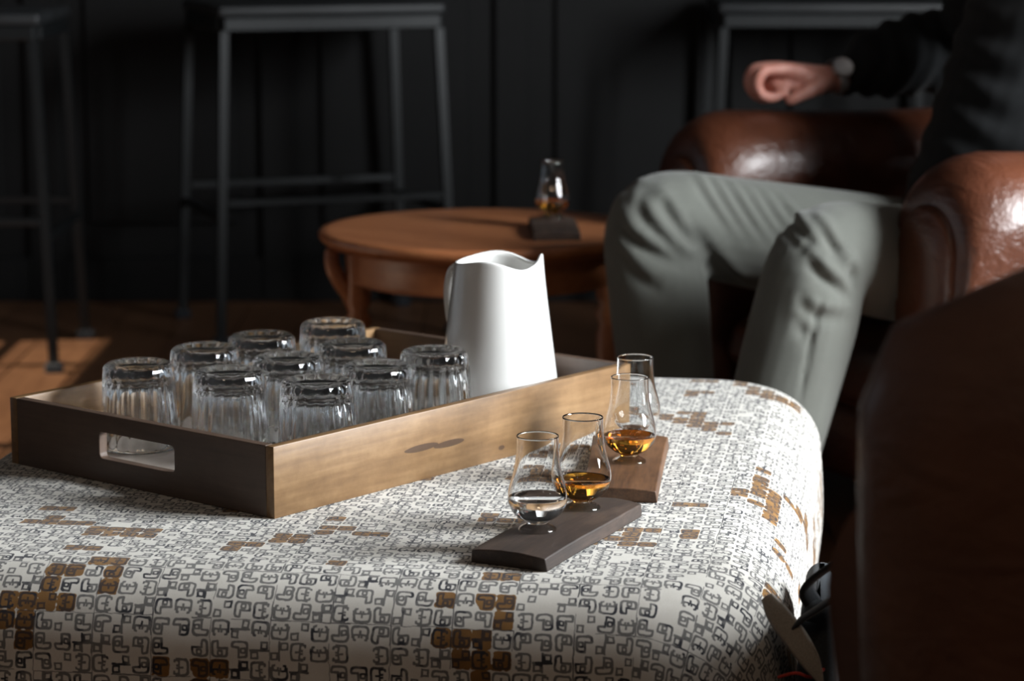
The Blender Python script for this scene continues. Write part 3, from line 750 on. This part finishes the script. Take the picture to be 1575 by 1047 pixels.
# body, one continuous skin from head to feet
bp = []
for h, k, a in ((hipN, knN, anN), (hipF, knF, anF)): bp.append(tube_data(catmull([L(*p) for p in leg_pts(h, k, a, 0.62)], 4), 20))
fd = {}
for nm, a, dr in (('n', anN, (-0.80, -0.60, 0)), ('f', anF, (-0.93, -0.36, 0))):
    a = np.array(a); dr = np.array(dr); fd[nm] = (a, dr); bp.append(tube_data([L(*a, 0.04), L(*(a - dr * 0.03 - (0, 0, 0.055)), 0.035), L(*(a + dr * 0.07 - (0, 0, 0.06)), 0.036, 0.026), L(*(a + dr * 0.15 - (0, 0, 0.07)), 0.034, 0.018)], 16))
bp.append(tube_data([L(*pel, 0.455, 0.14, 0.11), L(0.86, 4.595, 0.64, 0.135, 0.10), L(0.92, 4.625, 0.80, 0.155, 0.11), L(0.955, 4.64, 0.92, 0.15, 0.10), L(0.965, 4.645, 0.985, 0.10, 0.08)], 28, tuple(CF)))
shF, shN = (0.890, 4.820, 0.975), (1.045, 4.475, 0.975)
elF, wrF = (0.895, 5.075, 0.800), (0.608, 4.985, 0.752)
elN, wrN = (1.25, 4.50, 0.76), (1.10, 4.28, 0.735)
for sh, el, wr in ((shF, elF, wrF), (shN, elN, wrN)):
    bp.append(tube_data(catmull([L(0.965, 4.645, 0.95, 0.07), L(*sh, 0.062), L(*(np.array(sh) * 0.5 + np.array(el) * 0.5), 0.050), L(*el, 0.042), L(*(np.array(el) * 0.6 + np.array(wr) * 0.4), 0.043), L(*wr, 0.029, 0.024)], 5), 20))
bp.append(tube_data([L(0.965, 4.645, 0.95, 0.065), L(0.955, 4.64, 1.05, 0.056), L(0.945, 4.635, 1.11, 0.054)], 20))
# head: skull, jaw, nose, ears, brow, lips
hc = np.array((0.925, 4.625, 1.195)); fw = np.array((-0.914, -0.405, 0)); sd_ = np.array((0.405, -0.914, 0)); upv = np.array((0, 0, 1.0))
def H_(f, s, u): return tuple(hc + fw * f + sd_ * s + upv * u)
bp.append(tube_data([L(*H_(-0.045, 0, 0.03), 0.070, 0.078), L(*H_(0.0, 0, 0.035), 0.077, 0.088), L(*H_(0.045, 0, 0.03), 0.066, 0.075)], 24))
bp.append(tube_data([L(*H_(0.02, 0, -0.02), 0.064, 0.07), L(*H_(0.045, 0, -0.055), 0.050, 0.05), L(*H_(0.066, 0, -0.085), 0.030, 0.028)], 20))
bp.append(tube_data([L(*H_(0.098, 0, 0.025), 0.009), L(*H_(0.112, 0, 0.0), 0.011), L(*H_(0.120, 0, -0.02), 0.014)], 12))
for s in (-1, 1):
    bp.append(tube_data([L(*H_(0.092, s * 0.048, 0.040), 0.008), L(*H_(0.103, s * 0.016, 0.042), 0.008)], 10)); bp.append(tube_data([L(*H_(-0.005, s * 0.080, 0.03), 0.008, 0.018), L(*H_(-0.008, s * 0.088, 0.0), 0.008, 0.016), L(*H_(0.0, s * 0.078, -0.03), 0.007, 0.01)], 12))
    bp.append(tube_data([L(*H_(0.084, s * 0.045, -0.01), 0.016), L(*H_(0.090, s * 0.03, -0.03), 0.012)], 10))
for dz in (-0.046, -0.058): bp.append(tube_data([L(*H_(0.090, -0.024, dz), 0.006), L(*H_(0.101, 0, dz), 0.008), L(*H_(0.090, 0.024, dz), 0.006)], 10))
def hand(wr, d, th, sc=1.0, curl=1.0):
    """wr wrist, d distal direction, th thumb side"""
    wr = np.array(wr); d = np.array(d, float); d /= np.linalg.norm(d); th = np.array(th, float); th -= d * (th @ d); th /= np.linalg.norm(th); up = np.cross(th, d); up *= np.sign(up[2])
    q = lambda a, s, u, *r: L(*(wr + (d * a + th * s + up * u) * sc), *[x * sc for x in r])
    out = [tube_data([q(-0.02, 0, 0, 0.029, 0.023), q(0.03, 0, 0.004, 0.036, 0.021), q(0.07, 0, 0.010, 0.042, 0.019), q(0.092, 0, 0.014, 0.041, 0.015)], 20, up)]
    out.append(tube_data([q(0.025, 0.004, -0.012, 0.034, 0.016), q(0.060, 0.0, -0.012, 0.036, 0.016), q(0.092, -0.002, -0.010, 0.034, 0.014)], 16, up))
    for s, l, dr in ((0.031, 1.0, 0.0), (0.0105, 1.08, 0.004), (-0.0105, 1.0, 0.001), (-0.030, 0.82, -0.006)):
        m0 = 0.092 - abs(s) * 0.12
        out.append(tube_data(catmull([q(m0 - 0.03, s * 0.95, 0.013, 0.0115), q(m0, s, 0.018 + dr * 0.4, 0.0115), q(m0 + 0.030 * l, s, 0.018 + dr * 0.4, 0.0100), q(m0 + 0.048 * l, s, 0.014, 0.0102), q(m0 + 0.056 * l, s * 0.98, -0.004, 0.0095), q(m0 + 0.050 * l, s * 0.95, -0.022 * l, 0.0090), q(m0 + 0.030 * l, s * 0.92, -0.031 * l, 0.0090), q(m0 + 0.006 * l, s * 0.9, -0.022 * l, 0.0082)], 3), 12))
    out.append(tube_data(catmull([q(0.015, 0.022, -0.002, 0.0185), q(0.040, 0.040, -0.010, 0.0165), q(0.062, 0.047, -0.020, 0.0128), q(0.078, 0.047, -0.027, 0.0116), q(0.090, 0.045, -0.034, 0.0100)], 3), 12))
    return out
bp += hand(wrF, (-0.965, -0.26, 0.02), (0.26, -0.965, 0.0), 1.10)
bp += hand(wrN, (-0.90, -0.42, 0.0), (-0.42, 0.90, 0.0), 1.05)
remeshed('body', bp, 0.0042, 3, M_SKIN, man)
for s in (-1, 1):
    e = lathe('eye', [(0, -0.0115), (0.008, -0.0082), (0.0115, 0), (0.008, 0.0082), (0, 0.0115)], M_EYE, man, 16, loc=L(*H_(0.083, s * 0.031, 0.022)))
    lathe('iris', [(0, -0.0055), (0.0045, -0.003), (0.0055, 0), (0.0045, 0.003), (0, 0.0055)], M_IRIS, e, 12, loc=tuple(fw * 0.0085))
remeshed('hair', [tube_data([L(*H_(-0.065, 0, 0.0), 0.062, 0.085), L(*H_(-0.04, 0, 0.052), 0.080, 0.080), L(*H_(0.015, 0, 0.066), 0.078, 0.070), L(*H_(0.055, 0, 0.074), 0.060, 0.042)], 20)], 0.006, 3, M_HAIR, man)
# sweater
sp = [tube_data([L(0.815, 4.570, 0.485, 0.170, 0.135), L(0.865, 4.592, 0.60, 0.178, 0.140), L(0.92, 4.62, 0.77, 0.185, 0.138), L(0.950, 4.635, 0.90, 0.180, 0.122), L(0.965, 4.643, 0.975, 0.118, 0.092)], 28, tuple(CF)),
      tube_data([L(0.962, 4.645, 0.98, 0.078), L(0.957, 4.642, 1.03, 0.066)], 20)]
for sh, el, wr in ((shF, elF, wrF), (shN, elN, wrN)):
    sh, el, wr = map(np.array, (sh, el, wr)); we = wr + (el - wr) * 0.13
    sp.append(tube_data(catmull([L(0.965, 4.645, 0.93, 0.095), L(*sh, 0.084), L(*(sh * 0.55 + el * 0.45 + (0, 0, 0.012)), 0.078), L(*(el + (0, 0, 0.012)), 0.080), L(*(el * 0.62 + wr * 0.38 + (0, 0, 0.016)), 0.078), L(*(el * 0.3 + wr * 0.7 + (0, 0, 0.010)), 0.066), L(*we, 0.042, 0.038)], 5), 22))
sw_ = remeshed('sweater', sp, 0.008, 3, M_SWEAT, man)
co, no = get_co(sw_), get_no(sw_)
ax = np.array(wrF) - np.array(elF); ax /= np.linalg.norm(ax); tt = (co + O - np.array(elF)) @ ax
near = np.linalg.norm(co + O - np.array(elF) - np.outer(tt, ax), axis=1) < 0.11
dd = np.where(near, 0.0045 * np.sin(tt * 150 + co[:, 2] * 60 + 1.5 * np.sin(co[:, 1] * 40)), 0.003 * np.sin(co[:, 2] * 90 + 3 * np.sin(co[:, 0] * 22)))
set_co(sw_, co + no * dd[:, None])
# shoes
for nm in ('n', 'f'):
    a, dr = fd[nm]; side = np.array((-dr[1], dr[0], 0))
    sh_ = remeshed('shoe', [tube_data([L(*(a - dr * 0.045 - (0, 0, 0.052)), 0.042, 0.046), L(*(a + dr * 0.04 - (0, 0, 0.055)), 0.046, 0.044), L(*(a + dr * 0.12 - (0, 0, 0.062)), 0.050, 0.036), L(*(a + dr * 0.175 - (0, 0, 0.066)), 0.044, 0.030)], 20)], 0.006, 2, M_SHOE, man)
    c_ = get_co(sh_); c_[:, 2] = np.maximum(c_[:, 2], 0.004); set_co(sh_, c_)
# wristwatch on the wrist that rests on the far arm
wa = np.array(elF) - np.array(wrF); wa /= np.linalg.norm(wa); wc = np.array(wrF) + wa * 0.016
watch = empty('wristwatch', L(*wc)[:3]); watch.parent = man; watch.rotation_euler = Vector(wa).to_track_quat('Z', 'X').to_euler()
lathe('bracelet', [(0.0325, -0.009), (0.0345, -0.0085), (0.0352, 0), (0.0345, 0.0085), (0.0325, 0.009)], M_STEEL, watch, 48, closed=True)
cs = lathe('watch_case', [(0, -0.006), (0.018, -0.006), (0.021, -0.003), (0.021, 0.003), (0.019, 0.006), (0.0165, 0.0055), (0, 0.005)], M_STEEL, watch, 40, sharp=40)
q = watch.rotation_euler.to_matrix().inverted(); vdir = q @ Vector((0.0, -0.85, 0.52)).normalized(); vdir.z = 0; vdir.normalize()
cs.location = vdir * 0.036; cs.rotation_euler = vdir.to_track_quat('Z', 'Y').to_euler()

# ------------------------------------------------------------------ bar stools
def stool(name, loc, rz, label):
    t = tag(empty(name, loc, rz), label, 'bar stool', 'tall bar stools along the dark bar')
    hw, hd_, zs = 0.272, 0.20, 0.80
    s = box('seat', (2 * hw + 0.03, 2 * hd_ + 0.03, 0.028), (0, 0, zs + 0.014), M_SEAT, t, 0.008, 3)
    box('seat_rail', (2 * hw + 0.004, 0.028, 0.034), (0, -hd_, zs - 0.017), M_METAL, t, 0.003, 1); box('seat_rail', (2 * hw + 0.004, 0.028, 0.034), (0, hd_, zs - 0.017), M_METAL, t, 0.003, 1)
    for sx in (-1, 1): box('seat_rail', (0.028, 2 * hd_ - 0.028, 0.034), (sx * hw, 0, zs - 0.017), M_METAL, t, 0.003, 1)
    sp_ = 0.028
    for sx in (-1, 1):
        for sy in (-1, 1):
            bm = bmesh.new(); w_ = 0.0105
            vs = [bm.verts.new((sx * (hw + sp_ * k) + a * w_, sy * (hd_ + sp_ * k) + c * w_, z)) for k, z in ((0, zs - 0.034), (1, 0.012)) for a, c in ((-1, -1), (1, -1), (1, 1), (-1, 1))]
            for f in ((0, 1, 2, 3), (7, 6, 5, 4), (0, 4, 5, 1), (1, 5, 6, 2), (2, 6, 7, 3), (3, 7, 4, 0)): bm.faces.new([vs[i] for i in f])
            lg = bm_obj('leg', bm, M_METAL, t)
            box('foot_cap', (0.038, 0.038, 0.022), (sx * (hw + sp_), sy * (hd_ + sp_), 0.011), M_STRAP, lg, 0.003, 1)
    k = sp_ * (zs - 0.35) / zs
    for sy in (-1, 1): box('foot_rail', (2 * (hw + k) - 0.027, 0.018, 0.018), (0, sy * (hd_ + k), 0.35), M_METAL, t, 0.002, 1)
    for sx in (-1, 1): box('foot_rail', (0.018, 2 * (hd_ + k) - 0.027, 0.018), (sx * (hw + k), 0, 0.31), M_METAL, t, 0.002, 1)
    return t
stool('bar_stool', (-0.505, 6.60, 0), math.radians(19), 'dark steel bar stool at the panelled bar, closest to the round table')
stool('bar_stool', (-1.365, 6.175, 0), math.radians(0), 'dark steel bar stool with a leg standing in the patch of sunlight')
stool('bar_stool', (0.80, 6.70, 0), math.radians(0), 'dark steel bar stool at the panelled bar behind the occupied armchair')

# ------------------------------------------------------------------ bag beside the ottoman
bag = tag(empty('bag', (0.331, 2.705, 0), math.radians(-8.6)), 'slate canvas bag with black carry straps and grey ribbon standing beside the ottoman', 'bag')
cb = cushion_block('bag_body', 0.018, 0.09, 0.015, 0.385, 0.0, 0.02, 0.0, M_BAG, bag)
for pts in ([(0.000, -0.070, 0.372), (-0.012, -0.082, 0.398), (0.010, -0.088, 0.422), (0.040, -0.085, 0.440), (0.080, -0.06, 0.446), (0.110, 0.0, 0.43), (0.08, 0.05, 0.40), (0.004, 0.06, 0.378)],
            [(0.006, -0.085, 0.350), (-0.022, -0.104, 0.362), (0.000, -0.112, 0.384), (0.030, -0.108, 0.402), (0.070, -0.09, 0.408), (0.100, -0.03, 0.395), (0.07, 0.02, 0.372), (0.016, 0.03, 0.355)]):
    tube('carry_strap', [(*p, 0.003, 0.0105) for p in pts], M_STRAP, bag, 10, (0, 0, 1), 5)
tube('ribbon', [(-0.052, -0.100, 0.392, 0.0012, 0.007), (-0.040, -0.108, 0.376, 0.0012, 0.012), (-0.020, -0.116, 0.352, 0.0012, 0.013), (-0.004, -0.118, 0.328, 0.0012, 0.010), (0.008, -0.116, 0.304, 0.0012, 0.002)], M_WEB, bag, 8, (1, 0, 0.5), 5)
tube('cord', [(-0.038, -0.10, 0.306, 0.0018), (-0.02, -0.106, 0.313, 0.0018), (-0.004, -0.105, 0.309, 0.0018), (0.008, -0.092, 0.314, 0.0018)], M_RED, bag, 8, None, 4)
